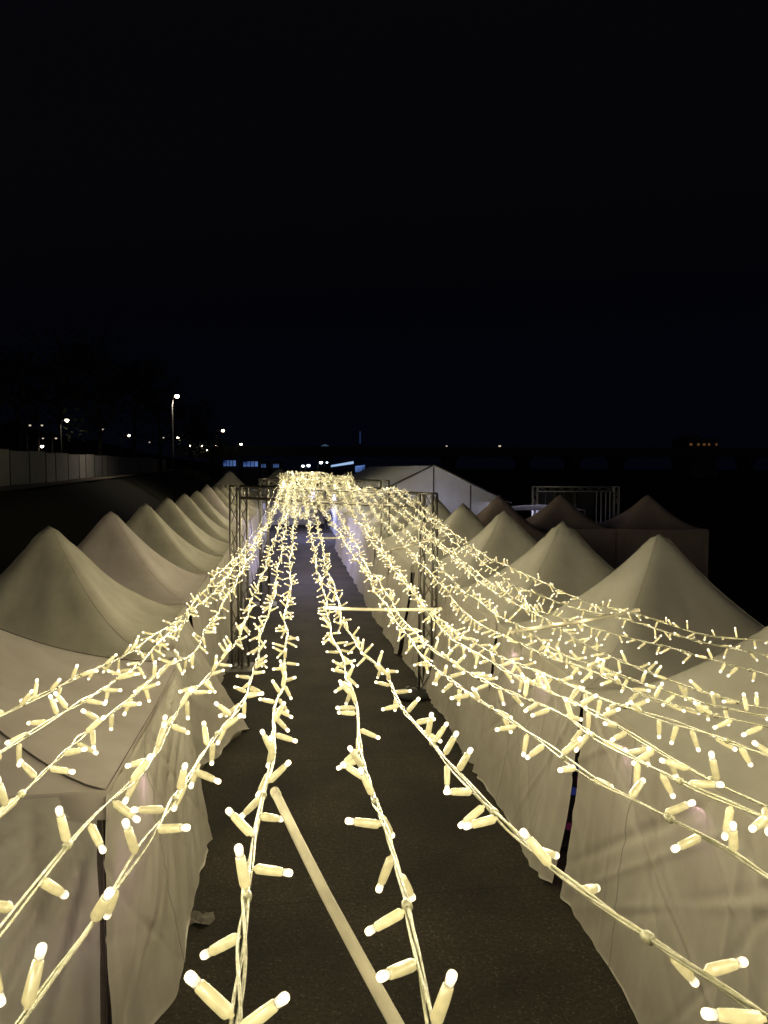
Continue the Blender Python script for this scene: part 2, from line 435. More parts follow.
def make_tents():
    gl = 'white pyramid canopy tents in the left row'
    gr = 'white pyramid canopy tents in the right row'
    # left row ---------------------------------------------------------------
    canopy_tent('nearest left canopy tent, broad roof cropped by the frame above a gathered corner sheet', -3.7, 6.6, 0, w=5.0, d=3.4, seed=2, flare=.04, flare_far=.24, folds=.018, group=gl, n=36, gap=(-.05, .05), rise=1.36, walls=('front', 'back', 'right'), roof_cloth='cloth_pink', seams=True, tie='far')
    canopy_tent('greyish canopy tent whose wrinkled round topped peak is leftmost in the photo', -3.10, 10.1, 0, seed=3, flare=.3, flare_far=.62, folds=.035, tie='near', group=gl, n=34, wr=2.4, roof_cloth='cloth_dim', lift=.12)
    canopy_tent('pinkish white canopy tent with lit face, second visible peak of the left row', -3.08, 13.4, 0, seed=4, group=gl, roof_cloth='cloth_pink', n=32, wr=.5)
    words = ['third', 'fourth', 'fifth', 'sixth']
    for i, (x, y) in enumerate([(-3.06, 16.45), (-3.08, 19.6), (-3.06, 22.6), (-3.06, 25.6)]):
        canopy_tent('white canopy tent, %s visible peak of the left row counting from the camera' % words[i], x, y, 0, seed=10+i, group=gl, n=30, roof_cloth='cloth_dim', wr=.35, flare=.2)
    canopy_tent('paler pinkish canopy tent among the small far peaks of the left row', -3.04, 28.6, 0, seed=15, group=gl, n=18, rise=1.5, roof_cloth='cloth_pink', wr=.5)
    for i in range(6):
        canopy_tent('small far canopy tent at the dim end of the left row', -3.02, 31.7+3.1*i, 0, seed=20+i, group='dim far tents ending the left row', n=14, roof_cloth='cloth_dim', wr=.4, walls=('front',))
    # right row --------------------------------------------------------------
    canopy_tent('nearest right canopy tent whose big sheet wall fills the bottom right corner', 4.28, 5.12, PI, seed=31, flare=.20, folds=.018, group=gr, n=44, gap=(.05, .05), rise=1.34)
    canopy_tent('large white canopy tent with the closest full peak on the right', 4.32, 8.17, PI, seed=32, flare=.32, folds=.026, group=gr, n=44, gap=(.03, .09), rise=1.33)
    names = ['second visible peak of the right row, in front of the dark tents', 'third visible peak of the right row', 'fourth visible peak of the right row, below the marquee gable', 'fifth peak of the right row, beside the truss end']
    for i, (x, y) in enumerate([(4.30, 11.2), (4.26, 14.25), (4.15, 17.3), (4.12, 20.35)]):
        canopy_tent('white canopy tent, ' + names[i], x, y, PI, seed=40+i, group=gr, n=24 if i < 2 else 18, rise=1.27, wr=.8, flare=.3)
    for i in range(5):
        canopy_tent('far right row canopy tent half hidden behind the truss and fairy lights', 4.1, 23.5+3.1*i, PI, seed=50+i, group='far tents of the right row behind the truss', n=14, wr=.4, rise=1.25, walls=('front',))
    canopy_tent('far canopy tent with peak showing between the marquee and the right row', 6.75, 23.2, PI, seed=60, n=16, rise=1.25, wr=.5, cloth='cloth_dark', group='tents standing behind the right row')
    # rear row, unlit maroon-grey -------------------------------------------
    for i, (x, y, lb) in enumerate([(9.6, 25.3, 'dark maroon grey canopy tent in front of the metal stage frame'), (12.62, 24.75, 'dark maroon grey canopy tent farthest right with vertical sheet wall')]):
        canopy_tent(lb, x, y, R(-98), w=3.0, d=3.0, seed=70+i, cloth='cloth_dark', n=22, rise=1.12, eave=2.05, flare=.03, folds=.012, walls=('front', 'left', 'right', 'back'), group='dark tents behind the right row', wr=.6)
    # pagoda tents closing the end of the aisle ------------------------------
    canopy_tent('wide grey pagoda tent closing the far end of the aisle', -.6, 56, 0, w=5, d=5, seed=80, n=16, eave=2.6, rise=1.5, roof_cloth='cloth_dim', walls=('front', 'right'), wr=.3)
    canopy_tent('pale pagoda tent beyond the person, lilac lit at the right end of the aisle', 4.6, 57, 0, w=5, d=5, seed=82, n=16, eave=2.5, rise=1.4, walls=('back', 'right'), wr=.3)
    canopy_tent('grey pagoda tent with one bright pale slope beyond the left row', -3.6, 47, 0, w=4, d=4, seed=81, n=16, eave=2.4, rise=1.55, roof_cloth='cloth_dim', walls=('front',), wr=.3)

def make_marquee():
    t = thing('gable_marquee', 'long white gable marquee with a pale triangular end above the right row', 'marquee', (6.25, 31.6, 0), R(.6))
    hw, ln, ez, rz_ = 3.3, 23, 2.6, 4.2
    for sx in (-1, 1):
        m = MB(); vs = []; ny = 14
        for j in range(ny+1):
            for i in range(9):
                q = i/8
                vs.append((sx*(hw+.15)*q, ln*j/ny, rz_ - (rz_-ez)*q - .05*math.sin(PI*q)*(1 if j % 2 else .2)))
        m.add(vs, [(j*9+i, j*9+i+1, (j+1)*9+i+1, (j+1)*9+i) for j in range(ny) for i in range(8)])
        m.build('roof_slope', M['marquee'], t)
    g = MB(); vs = []
    for i in range(17):
        q = -1+i/8; top = rz_ - (rz_-ez)*abs(q) - .02
        for j in range(6):
            vs.append((hw*q, -.02+.012*math.sin(i*1.9), top*j/5+.01))
    g.add(vs, [(i*6+j, i*6+j+1, (i+1)*6+j+1, (i+1)*6+j) for i in range(16) for j in range(5)])
    gw = g.build('gable_wall', M['marquee'], t)
    for q in (-.5, 0, .5):
        s = MB(); s.tube([(hw*q, -.045, 0.02), (hw*q, -.045, rz_ - (rz_-ez)*abs(q) - .05)], .03, 6); s.build('seam', M['alu_dark'], gw)
    for sx in (-1, 1):
        w = MB(); w.add([(sx*hw, 0, .01), (sx*hw, ln, .01), (sx*hw, ln, ez-.01), (sx*hw, 0, ez-.01)], [(0, 1, 2, 3)]); w.build('side_wall', M['marquee'], t)
        b = MB(); b.tube([(sx*(hw+.2), -.07, ez-.03), (0, -.07, rz_+.03)], .035, 6); b.build('gable_beam', M['alu'], t)
    # flat lit canopy between marquee and stage frame
    t = thing('flat_canopy', 'small flat canopy with bright white lilac roof beside the stage frame', 'canopy', (10.2, 29.2, 0), R(-8))
    m = MB(); vs = []
    for j in range(7):
        for i in range(7):
            u, v = -1+i/3, -1+j/3
            vs.append((1.55*u, 1.4*v, 2.45+.16*(1-max(abs(u), abs(v)))))
    m.add(vs, [(j*7+i, j*7+i+1, (j+1)*7+i+1, (j+1)*7+i) for j in range(6) for i in range(6)]); m.build('roof', M['cloth_lit'], t)
    for sx in (-1, 1):
        for sy in (-1, 1):
            l = MB(); l.box(sx*1.5-.02, sx*1.5+.02, sy*1.35-.02, sy*1.35+.02, .004, 2.44); l.build('leg', M['alu'], t, smooth=False)

# ------------------------------------------------------------------ trusses
def lattice(m, a, b, s=.24, r=.024, pitch=.42, up=Vector((0, 0, 1))):
    """square box truss between a and b"""
    a, b = Vector(a), Vector(b); d = (b-a); L = d.length; t = d/L
    e1 = (up - t*up.dot(t)).normalized(); e2 = t.cross(e1)
    cs = [(e1*x + e2*y)*(s/2) for x, y in ((-1, -1), (1, -1), (1, 1), (-1, 1))]
    for c in cs: m.tube([a+c, b+c], r, 8)
    k = max(1, round(L/pitch))
    for f in range(4):
        c0, c1 = cs[f], cs[(f+1) % 4]
        for i in range(k):
            p, q = a + t*(L*i/k), a + t*(L*(i+1)/k)
            m.tube([p+(c0 if i % 2 == 0 else c1), q+(c1 if i % 2 == 0 else c0)], r*.45, 5, caps=False)
        for p in (a, b): m.tube([p+c0, p+c1], r*.8, 6)

def truss_gate(label, L, Rr, zl, zr, s=.24):
    """goal-post of box truss; L, Rr = (x, y) of the posts"""
    t = thing('truss_gate', label, 'truss', ((L[0]+Rr[0])/2, (L[1]+Rr[1])/2, 0), 0, 'aluminium truss gates carrying the fairy lights')
    o = t.location.copy()
    d = Vector((Rr[0]-L[0], Rr[1]-L[1], 0)).normalized()
    for (x, y), z in ((L, zl), (Rr, zr)):
        m = MB(); lattice(m, Vector((x, y, .03))-o, Vector((x, y, z))-o, s, up=d); m.build('upright', M['alu'], t)
        b = MB(); b.box(x-.35-o.x, x+.35-o.x, y-.35-o.y, y+.35-o.y, .006, .028); b.build('base_plate', M['alu_dark'], t, smooth=False)
    m = MB(); a = Vector((*L, zl-s/2)) + d*(s/2+.03); b = Vector((*Rr, zr-s/2)) - d*(s/2+.03)
    lattice(m, a-o, b-o, s); m.build('beam', M['alu'], t)
    return t

def make_trusses():
    truss_gate('near aluminium box truss gate spanning the aisle under the bright cloud of lights', (-1.0, 15.2), (2.5, 13.1), 3.74, 3.64)
    truss_gate('farther aluminium box truss gate standing behind the bright cloud of lights', (-.72, 22.3), (2.86, 21.9), 3.78, 3.73)
    # stage frame on the right
    t = thing('stage_frame', 'pale rectangular metal stage frame with a row of upright bars at right', 'stage frame', (12.3, 30.6, 0), R(-8))
    hw = 1.75
    for x in (-hw, hw):
        m = MB(); lattice(m, (x, 0, .02), (x, 0, 3.3), .2, .022, .5, Vector((1, 0, 0))); m.build('upright', M['alu_lit'], t)
    m = MB(); lattice(m, (-hw+.13, 0, 3.19), (hw-.13, 0, 3.19), .2, .022, .4); m.build('beam', M['alu_lit'], t)
    for x in (-1.3, -.9, -.5, -.05, .0, .9, 1.1, 1.3, 1.48):
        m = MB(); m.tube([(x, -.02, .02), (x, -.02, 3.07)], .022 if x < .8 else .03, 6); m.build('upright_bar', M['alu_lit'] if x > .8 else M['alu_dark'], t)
    m = MB(); m.box(-hw+.14, .82, .10, .12, .3, 3.05); m.build('back_mesh', M['stage_black'], t, smooth=False)

# ------------------------------------------------------------------ fairy lights
TRACKS = [
    [(-0.54, 1.446, -0.469), (-0.528, 1.825, -0.518), (-0.492, 2.508, -0.586), (-0.449, 3.821, -0.645), (-0.328, 7.861, -0.63)],
    [(-0.427, 1.139, -0.428), (-0.423, 1.412, -0.466), (-0.412, 1.769, -0.513), (-0.44, 2.401, -0.578), (-0.39, 3.988, -0.648), (-0.311, 6.403, -0.658), (-0.208, 9.573, -0.563)],
    [(-0.328, 0.87, -0.394), (-0.332, 1.238, -0.444), (-0.333, 2.027, -0.544), (-0.307, 2.59, -0.594), (-0.297, 4.582, -0.655), (-0.255, 7.218, -0.646), (-0.154, 10.231, -0.534)],
    [(-0.235, 0.615, -0.369), (-0.227, 0.857, -0.394), (-0.212, 1.066, -0.422), (-0.204, 1.535, -0.487), (-0.187, 2.574, -0.594), (-0.163, 4.565, -0.655), (-0.057, 9.809, -0.552)],
    [(-0.166, 0.486, -0.361), (-0.151, 0.593, -0.368), (-0.139, 0.829, -0.392), (-0.13, 1.055, -0.422), (-0.112, 1.523, -0.487), (-0.094, 2.562, -0.594), (-0.062, 5.327, -0.658), (-0.005, 10.071, -0.54)],
    [(-0.041, 0.47, -0.361), (-0.039, 0.619, -0.371), (-0.031, 0.884, -0.401), (-0.022, 1.36, -0.466), (-0.015, 2.552, -0.594), (0.016, 5.317, -0.658), (0.089, 10.059, -0.54)],
    [(0.093, 0.452, -0.361), (0.098, 0.561, -0.368), (0.105, 0.739, -0.385), (0.111, 0.949, -0.412), (0.119, 1.342, -0.466), (0.157, 2.53, -0.594), (0.186, 4.755, -0.656), (0.236, 10.04, -0.54)],
    [(0.314, 0.435, -0.361), (0.297, 0.488, -0.364), (0.279, 0.545, -0.368), (0.256, 0.637, -0.376), (0.244, 0.749, -0.389), (0.23, 0.912, -0.409), (0.223, 1.067, -0.43), (0.225, 1.479, -0.487), (0.234, 2.125, -0.561), (0.226, 2.994, -0.621), (0.258, 5.286, -0.658), (0.334, 9.759, -0.552)],
    [(0.432, 0.604, -0.375), (0.432, 0.671, -0.383), (0.411, 0.809, -0.399), (0.393, 0.913, -0.412), (0.393, 1.109, -0.439), (0.386, 1.307, -0.466), (0.388, 1.639, -0.51), (0.412, 2.29, -0.578), (0.443, 3.385, -0.637), (0.49, 5.918, -0.659), (0.451, 10.013, -0.54)],
    [(0.519, 0.728, -0.39), (0.502, 0.835, -0.403), (0.5, 0.958, -0.42), (0.502, 1.13, -0.444), (0.513, 1.338, -0.473), (0.48, 1.627, -0.51), (0.466, 2.095, -0.561), (0.47, 2.836, -0.615), (0.519, 4.712, -0.656), (0.625, 9.99, -0.54)],
    [(0.573, 0.806, -0.401), (0.564, 0.939, -0.418), (0.56, 1.108, -0.442), (0.559, 1.303, -0.469), (0.571, 1.615, -0.51), (0.57, 2.27, -0.578), (0.638, 3.855, -0.648), (0.804, 9.698, -0.552)],
    [(0.685, 0.966, -0.424), (0.689, 1.182, -0.454), (0.679, 1.346, -0.477), (0.652, 1.579, -0.507), (0.642, 1.984, -0.553), (0.626, 2.816, -0.615), (0.676, 4.456, -0.655), (0.935, 9.681, -0.552)],
    [(0.876, 1.24, -0.474), (0.832, 1.393, -0.494), (0.793, 1.573, -0.517), (0.786, 1.906, -0.556), (0.778, 2.303, -0.593), (0.803, 3.4, -0.648), (1.014, 6.691, -0.66), (1.128, 10.236, -0.529)],
    [(0.986, 1.397, -0.507), (0.933, 1.605, -0.533), (0.892, 2.015, -0.578), (0.9, 2.553, -0.622), (0.943, 3.764, -0.666), (1.181, 7.14, -0.656), (1.287, 10.388, -0.523)],
    [(1.067, 1.512, -0.532), (1.061, 1.778, -0.565), (1.037, 2.194, -0.606), (1.078, 2.937, -0.653), (1.155, 4.365, -0.681), (1.364, 7.602, -0.647), (1.444, 10.698, -0.51)],
    [(1.37, 1.946, -0.597), (1.318, 2.213, -0.621), (1.293, 2.574, -0.646), (1.224, 2.975, -0.665), (1.19, 3.529, -0.681), (1.226, 4.636, -0.691), (1.381, 6.656, -0.68), (1.634, 11.197, -0.489)],
    [(1.608, 2.286, -0.639), (1.531, 2.643, -0.662), (1.473, 3.075, -0.68), (1.393, 3.653, -0.694), (1.372, 4.678, -0.7), (1.551, 7.0, -0.677), (1.816, 11.564, -0.474)],
    [(1.802, 2.564, -0.659), (1.668, 2.806, -0.671), (1.641, 3.322, -0.688), (1.53, 3.866, -0.696), (1.537, 4.997, -0.7), (1.622, 6.603, -0.687), (1.715, 8.104, -0.637), (1.943, 11.751, -0.466)],
]
SWORDS = ['outermost left fairy light string, sagging above the near left tent roof',
 'second fairy light string from the left, over the left tent roofs',
 'third fairy light string from the left, over the left tent corner',
 'fourth fairy light string from the left, crossing the gathered left front sheet',
 'fifth fairy light string from the left, along the left edge of the aisle',
 'fairy light string left of the dark aisle, touching the end of the pale rod',
 'fairy light string running down the middle of the dark aisle, right of the pale rod',
 'lowest right fairy light string, crossing the right edge of the dark aisle',
 'fairy light string just above the lowest one on the right sheet wall',
 'third lowest fairy light string on the right sheet wall',
 'fourth lowest fairy light string on the right sheet wall, close above its neighbour',
 'fairy light string across the middle of the right sheet wall',
 'lowest string of the dense fairy light bundle along the right tent eaves',
 'middle string of the dense fairy light bundle along the right tent eaves',
 'top string of the dense fairy light bundle along the right tent eaves',
 'third highest fairy light string on the right, under the short spreader rod',
 'second highest fairy light string crossing the right tent roofs',
 'highest fairy light string on the right, outermost across the tent roofs']

def catmull(P, step):
    out = []
    Q = [P[0]+(P[0]-P[1])] + P + [P[-1]+(P[-1]-P[-2])]
    for i in range(1, len(Q)-2):
        p0, p1, p2, p3 = Q[i-1:i+3]; L = (p2-p1).length; n = max(2, int(L/.02))
        n = min(n, 400)
        for k in range(n):
            t = k/n
            out.append(.5*((2*p1) + (p2-p0)*t + (2*p0-5*p1+4*p2-p3)*t*t + (3*p1-p0-3*p2+p3)*t**3))
    out.append(P[-1]); 
    return out

def bulb_prof():
    # along +z from the cable: stem, chamfer, husk, then LED
    return [(.0018, 0), (.0021, .0018), (.0042, .0036), (.0047, .0056), (.0046, .019), (.0041, .0282), (.0034, .0296)]
def led_prof():
    return [(.0033, .0292), (.0034, .0310), (.0035, .0330), (.0037, .0345), (.0037, .0366), (.0030, .0387), (.0013, .0397)]

def make_bulb_meshes():
    a = MB(); a.lathe(bulb_prof(), 10)
    b = MB(); b.lathe(led_prof(), 10)
    res = []
    for nm, mb, mat in (('bulb', a, M['husk']), ('led_tip', b, M['led'])):
        me = bpy.data.meshes.new(nm); me.from_pydata(mb.v, [], mb.f); me.materials.append(mat)
        me.polygons.foreach_set('use_smooth', [True]*len(me.polygons)); res.append(me)
    c = MB(); c.lathe([(.0017, 0), (.0041, .007), (.0038, .0292)], 6, 0); c.lathe([(.0031, .0305), (.0034, .036), (.0018, .0398)], 6, 1)
    me = bpy.data.meshes.new('bulb_small'); me.from_pydata(c.v, [], c.f); me.materials.append(M['husk']); me.materials.append(M['led'])
    me.polygons.foreach_set('material_index', c.mi); me.polygons.foreach_set('use_smooth', [True]*len(me.polygons)); res.append(me)
    return res

TINY = MB()
TINY.lathe([(.0036, 0), (.0040, .0292)], 4, 0); TINY.lathe([(.0036, .0300), (.0033, .0398)], 4, 1)

def in_frame(p):
    d = p - Vector((0, 0, CAM_H)); z = d.dot(_f)
    if z < .1: return False
    x = 384 + FPX*d.dot(_r)/z; y = 512 - FPX*d.dot(_u)/z
    return -25 < x < 793 and y < 1055

def bulb_matrix(p, tan, rnd, scale):
    a = tan.orthogonal().normalized(); b = tan.cross(a)
    q = rnd.uniform(0, 2*PI)
    side = a*math.cos(q) + b*math.sin(q)
    side = (side + Vector((0, 0, -.12))).normalized()
    lean = rnd.choice((-1, 1))*abs(rnd.gauss(.25, .35))
    d = (side + tan*lean).normalized()
    rot = Vector((0, 0, 1)).rotation_difference(d)
    return p + d*.003, rot, scale

LAMPS = {}
LAMBDA = 2.75          # watts per metre of string
def lamp_data(step):
    if step not in LAMPS:
        l = bpy.data.lights.new('led_lamp', 'POINT'); l.energy = LAMBDA*step; l.color = (1, .87, .53); l.shadow_soft_size = .012
        LAMPS[step] = l
    return LAMPS[step]

def make_strings():
    bm_, tm_, sm_ = make_bulb_meshes()
    rnd = random.Random(77)
    grp = 'warm white fairy light strings over the aisle'
    for k, tr in enumerate(TRACKS):
        P = [Vector((x, y, CAM_H+z)) for x, y, z in tr]
        # near end runs on past the camera
        P = [P[0] + (P[0]-P[1]).normalized()*.55] + P
        last = P[-1]; X14 = last.x + (last.x-P[-2].x)/max(.5, last.y-P[-2].y)*(14.3-last.y)*.7
        tb = (X14+1.0)/3.5
        yt = 15.2 - 2.1*tb; zt = 3.76 - .10*tb + rnd.uniform(.0, .05)
        # laid over the first gate, slack span, over the second gate, slack span beyond
        P.append(Vector((X14, yt, zt)))
        n_first = len(P)
        slack = rnd.uniform(.30, .85) if -.3 < X14 < 1.0 else rnd.uniform(.12, .35)
        X23 = -.05 + (X14+.3)/2.3*1.75
        P.append(Vector((X14*.6+X23*.4+rnd.uniform(-.1, .1), yt+2.0, zt-slack*.75)))
        P.append(Vector((X14*.35+X23*.65+rnd.uniform(-.1, .1), yt+4.6, zt-slack)))
        P.append(Vector((X23, 22.2, 3.80+rnd.uniform(0, .04))))
        P.append(Vector((X23+rnd.uniform(-.1, .1), 27.5, 3.80-rnd.uniform(.1, .35))))
        P.append(Vector((X23+rnd.uniform(-.15, .15), 34, 3.88+rnd.uniform(-.1, .05))))
        P.append(Vector((X23*.9+rnd.uniform(-.15, .15), 42, 3.86+rnd.uniform(-.1, .05))))
        path = catmull(P, .02)
        # low-frequency waviness of slack cable (none close to the lens)
        ph = [rnd.uniform(0, 6.28) for _ in range(4)]
        S = [0]
        for i in range(1, len(path)): S.append(S[-1]+(path[i]-path[i-1]).length)
        path = [p + Vector((.010*math.sin(3.1*s+ph[0])+.006*math.sin(8.3*s+ph[1]), 0, .012*math.sin(2.3*s+ph[2])+.006*math.sin(7.1*s+ph[3])))*min(.75, .25+p.y*.35) for p, s in zip(path, S)]
        base = path[0].copy()
        t = thing('fairy_light_string', SWORDS[k], 'fairy lights', base, 0, grp)
        cab = MB()
        def sample(s0, s1, ds):
            out = []; j = 0; s = s0
            while s < s1:
                while j < len(S)-2 and S[j+1] < s: j += 1
                f_ = (s-S[j])/max(1e-6, S[j+1]-S[j]); out.append((path[j].lerp(path[j+1], max(0, min(1, f_))), s)); s += ds
            return out
        sN = next(s for p, s in zip(path, S) if p.y > 3.0); sM = next(s for p, s in zip(path, S) if p.y > 13); sE = S[-1]
        strands = 3 if k in (5, 6, 7) else 2
        for st in range(strands):
            q0 = 2*PI*st/strands
            pts = []
            for p, s in sample(0, sN, .012):
                a = q0 + 18*s + 2.5*math.sin(5*s+ph[1])
                rr = .0024 + .0012*math.sin(9*s+ph[2]+st)
                pts.append(p - base + Vector((math.cos(a)*rr, 0, math.sin(a)*rr)))
            cab.tube(pts, .0014, 6)
            pts = []
            for p, s in sample(sN, sM, .06):
                a = q0 + 18*s; pts.append(p - base + Vector((math.cos(a)*.003, 0, math.sin(a)*.003)))
            cab.tube(pts, .002, 4)
        cab.tube([p-base for p, s in sample(sM, sE, .3)], .005, 4)
        cab.build('cable', M['cable'], t)
        # clear clamp collars along the near stretch
        for j in range(9):
            s = .35 + .31*j + rnd.uniform(-.05, .05)
            pp = sample(s, s+.021, .02)
            if len(pp) < 2 or not in_frame(pp[0][0]): continue
            tan = (pp[1][0]-pp[0][0]).normalized(); rot = Vector((0, 0, 1)).rotation_difference(tan)
            mt = Matrix.Translation(pp[0][0]-base) @ rot.to_matrix().to_4x4()
            c = MB(); c.lathe([(.0038, -.005), (.0048, -.0035), (.0048, .0035), (.0038, .005)], 9, 0, mt)
            c.build('clamp_collar', M['cable'], t)
        # the light the LEDs give: one lamp for every few of them, just off the tip
        ls = .1
        while ls < sE:
            p, _ = sample(ls, ls+.005, .01)[0] if ls < sE-.02 else (path[-1], 0)
            step = .10 if p.y < 1.6 else .22 if p.y < 3 else (.45 if p.y < 14 else 1.6)
            if not (k == 0 and 6.4 < p.y < 15):
                q = rnd.uniform(0, 2*PI)
                o = bpy.data.objects.new('led_lamp', lamp_data(step)); COL.objects.link(o); o.parent = t
                o.location = p - base + Vector((math.cos(q)*.035, 0, .05))
            ls += step*rnd.uniform(.8, 1.2)
        # bulbs
        mass = MB(); made = 0; s = .05; lit_end = sE
        if k == 0: lit_end = next(ss for p, ss in zip(path, S) if p.y > 6.4)
        j = 0
        while s < lit_end:
            while j < len(S)-2 and S[j+1] < s: j += 1
            p = path[j]; tan = (path[min(j+1, len(path)-1)]-path[max(0, j-1)]).normalized()
            loc, rot, sc = bulb_matrix(p, tan, rnd, rnd.uniform(.94, 1.06))
            if made < 100 and in_frame(p):
                made += 1
                near = p.y < 2.2
                o = bpy.data.objects.new('bulb', bm_ if near else sm_); COL.objects.link(o)
                o.parent = t; o.location = loc-base; o.rotation_mode = 'QUATERNION'; o.rotation_quaternion = rot; o.scale = (sc, sc, sc)
                if near:
                    q = bpy.data.objects.new('led_tip', tm_); COL.objects.link(q); q.parent = o
            else:
                mt = Matrix.LocRotScale(loc-base, rot, Vector((sc, sc, sc)))
                vs = [mt @ Vector(v) for v in TINY.v]; o_ = len(mass.v)
                mass.v += [tuple(v) for v in vs]; mass.f += [tuple(i+o_ for i in f) for f in TINY.f]; mass.mi += TINY.mi
            s += (.80 if k >= 10 else .92)*rnd.uniform(.050, .086) if p.y < 4 else (.88*rnd.uniform(.064, .104) if p.y < 13 else rnd.uniform(.06, .10))
        r_ = mass.build('bulb_row', [M['husk'], M['led_far']], t)
        r_["kind"] = "stuff"
    # tangled spare length heaped on the first gate
    o0 = Vector((.35, 14.4, 3.68))
    t = thing('fairy_light_bundle', 'tangled bundle of spare fairy lights hanging from the near truss beam', 'fairy lights', o0)
    cab, mass = MB(), MB()
    for q in range(5):
        pts = []; n = 260
        for i in range(n):
            f_ = i/n
            x = -.48 + 1.32*(.5+.5*math.sin(f_*24+q*2.1)) + rnd.uniform(-.05, .05)
            z = .28 - .62*abs(math.sin(f_*57+q))**1.5 + rnd.uniform(-.05, .05)
            y = -.6*(x/1.75) + .22*math.sin(f_*71+q) 
            pts.append(Vector((x, y, z)))
        cab.tube(pts, .003, 3, caps=False)
        for i in range(1, n-1):
            tan = (pts[i+1]-pts[i-1]).normalized()
            loc, rot, sc = bulb_matrix(pts[i], tan, rnd, 1)
            mt = Matrix.LocRotScale(loc, rot, Vector((1, 1, 1))); o_ = len(mass.v)
            mass.v += [tuple(mt @ Vector(v)) for v in TINY.v]; mass.f += [tuple(i_+o_ for i_ in f) for f in TINY.f]; mass.mi += TINY.mi
    cab.build('cable', M['cable'], t)
    r_ = mass.build('bulb_row', [M['husk'], M['led_far']], t); r_["kind"] = "stuff"

def make_rods():
    g = 'pale spreader rods tied to the strings'
    def rod(label, a, b, r):
        o = (a+b)/2
        t = thing('spreader_rod', label, 'rod', o, 0, g)
        m = MB(); m.tube([a-o, a*.75+b*.25-o+Vector((0, 0, -.004)), o-o+Vector((0, 0, -.006)), a*.25+b*.75-o+Vector((0, 0, -.004)), b-o], r, 12); m.build('bar', M['rod'], t)
        d = (b-a).normalized(); rot = Vector((0, 0, 1)).rotation_difference(d).to_matrix().to_4x4()
        for e, sg in ((a, -1), (b, 1)):
            c = MB(); c.lathe([(r*1.02, -.012), (r*1.12, -.010), (r*1.12, .002), (r*.8, .004)] if sg > 0 else [(r*.8, -.004), (r*1.12, -.002), (r*1.12, .010), (r*1.02, .012)], 12, 0, Matrix.Translation(e-o) @ rot); c.build('end_cap', M['rod'], t)
    rod('pale rod slanting across the bottom of the dark aisle, closest to the camera', at(275, 792, .90), at(415, 1058, .50), .0053)
    rod('thin level rod joining strings across the right edge of the aisle', at(324, 608, 3.25), at(441, 609, 3.35), .0075)
    rod('short slanting rod laid under the strings on the right tent roof', at(512, 632, 2.75), at(638, 610, 3.3), .0085)
    rod('far thin rod crossing the right strings below the truss end', at(392, 549, 6.1), at(442, 537, 7.0), .009)
    rod('far thin level rod joining the middle strings below the person', at(310, 538, 6.9), at(350, 537, 7.0), .008)

# ------------------------------------------------------------------ background
M['cloth_dim'] = fabric('canopy_cloth_greyish', (.62, .59, .50), .12, .25, .28)
M['cloth_lit'] = fabric('canopy_cloth_thin_white', (.82, .80, .84), .6, .2, .1)
M['alu_lit'] = principled('aluminium_lit_tone', (.50, .50, .52), .5, .3, 40, .05)  # lit copy of the aluminium: light on the stage frame is in its colour

def make_wall():
    t = thing('concrete_wall', 'long pale grey concrete and panel wall on top of the left embankment', 'wall', (-16.5, 45.3, 3))
    o = t.location.copy()
    def seg(name, y0, y1, mat, th=.16, hh=2.2, sub=None):
        m = MB(); n = max(1, int((y1-y0)/4))
        for i in range(n+1):
            pass
        vs, fs = [], []
        for i in range(n+1):
            y = y0+(y1-y0)*i/n; x = -16.5-(y-45.3)*.074; z = 3.0+.0066*(y-45)
            for dx, dz in ((-th/2, -.4), (th/2, -.4), (th/2, hh), (-th/2, hh)): vs.append((x+dx-o.x, y-o.y, z+dz-o.z))
        for i in range(n):
            for k in range(4):
                fs.append((i*4+k, i*4+(k+1) % 4, i*4+4+(k+1) % 4, i*4+4+k))
        fs += [(3, 2, 1, 0), (n*4, n*4+1, n*4+2, n*4+3)]
        m.add(vs, fs); return m.build(name, mat, t, smooth=False)
    seg('wall_panel', 20, 46.9, M['concrete']); y = 47.0
    rnd = random.Random(8); i = 0
    while y < 150:
        L = [4.4, 4.4, 3.0][i % 3] if y < 80 else 9
        seg('wall_panel', y+.06, y+L-.06, M['hoarding'] if i % 3 != 2 else M['concrete'], .12, 2.15+rnd.uniform(-.04, .04)); 
        seg('post', y-.05, y+.05, M['post'], .2, 2.24)
        y += L; i += 1
    seg('coping', 20, 150, M['concrete'], .3, 0.0) if False else None

def street_lamp(label, x, y, top, r=.16, mat='lamp_warm', arm=1.2, group=None, light=0):
    z0 = ground_z(x, y)
    t = thing('street_lamp', label, 'street lamp', (x, y, z0), 0, group)
    h = top - z0
    m = MB(); m.tube([(0, 0, -.2), (0, 0, h*.5), (0, 0, h*.92), (arm*.3, -.1, h*1.0), (arm, -.3, h*1.012)], [.11, .085, .06, .05, .04], 8); m.build('pole', M['post'], t)
    hd = MB(); hd.lathe([(r*.3, r*.9), (r*.7, r*.8), (r*.9, r*.45)], 10, 0, Matrix.Translation((arm, -.3, h))); hd.build('lamp_hood', M['post'], t)
    if light:
        l = bpy.data.lights.new('street_glow', 'SPOT'); l.energy = light; l.color = (1, .85, .65); l.shadow_soft_size = r; l.spot_size = R(165); l.spot_blend = .5
        o = bpy.data.objects.new('street_glow', l); COL.objects.link(o); o.parent = t; o.location = (arm, -.3, h-r*1.3)
    b = MB(); b.lathe([(r*.85, r*.43), (r*1.1, 0), (r*1.0, -r*.5), (r*.55, -r*.95), (r*.1, -r*1.08)], 12, 0, Matrix.Translation((arm, -.3, h))); b.build('lamp_globe', E_[mat], t)

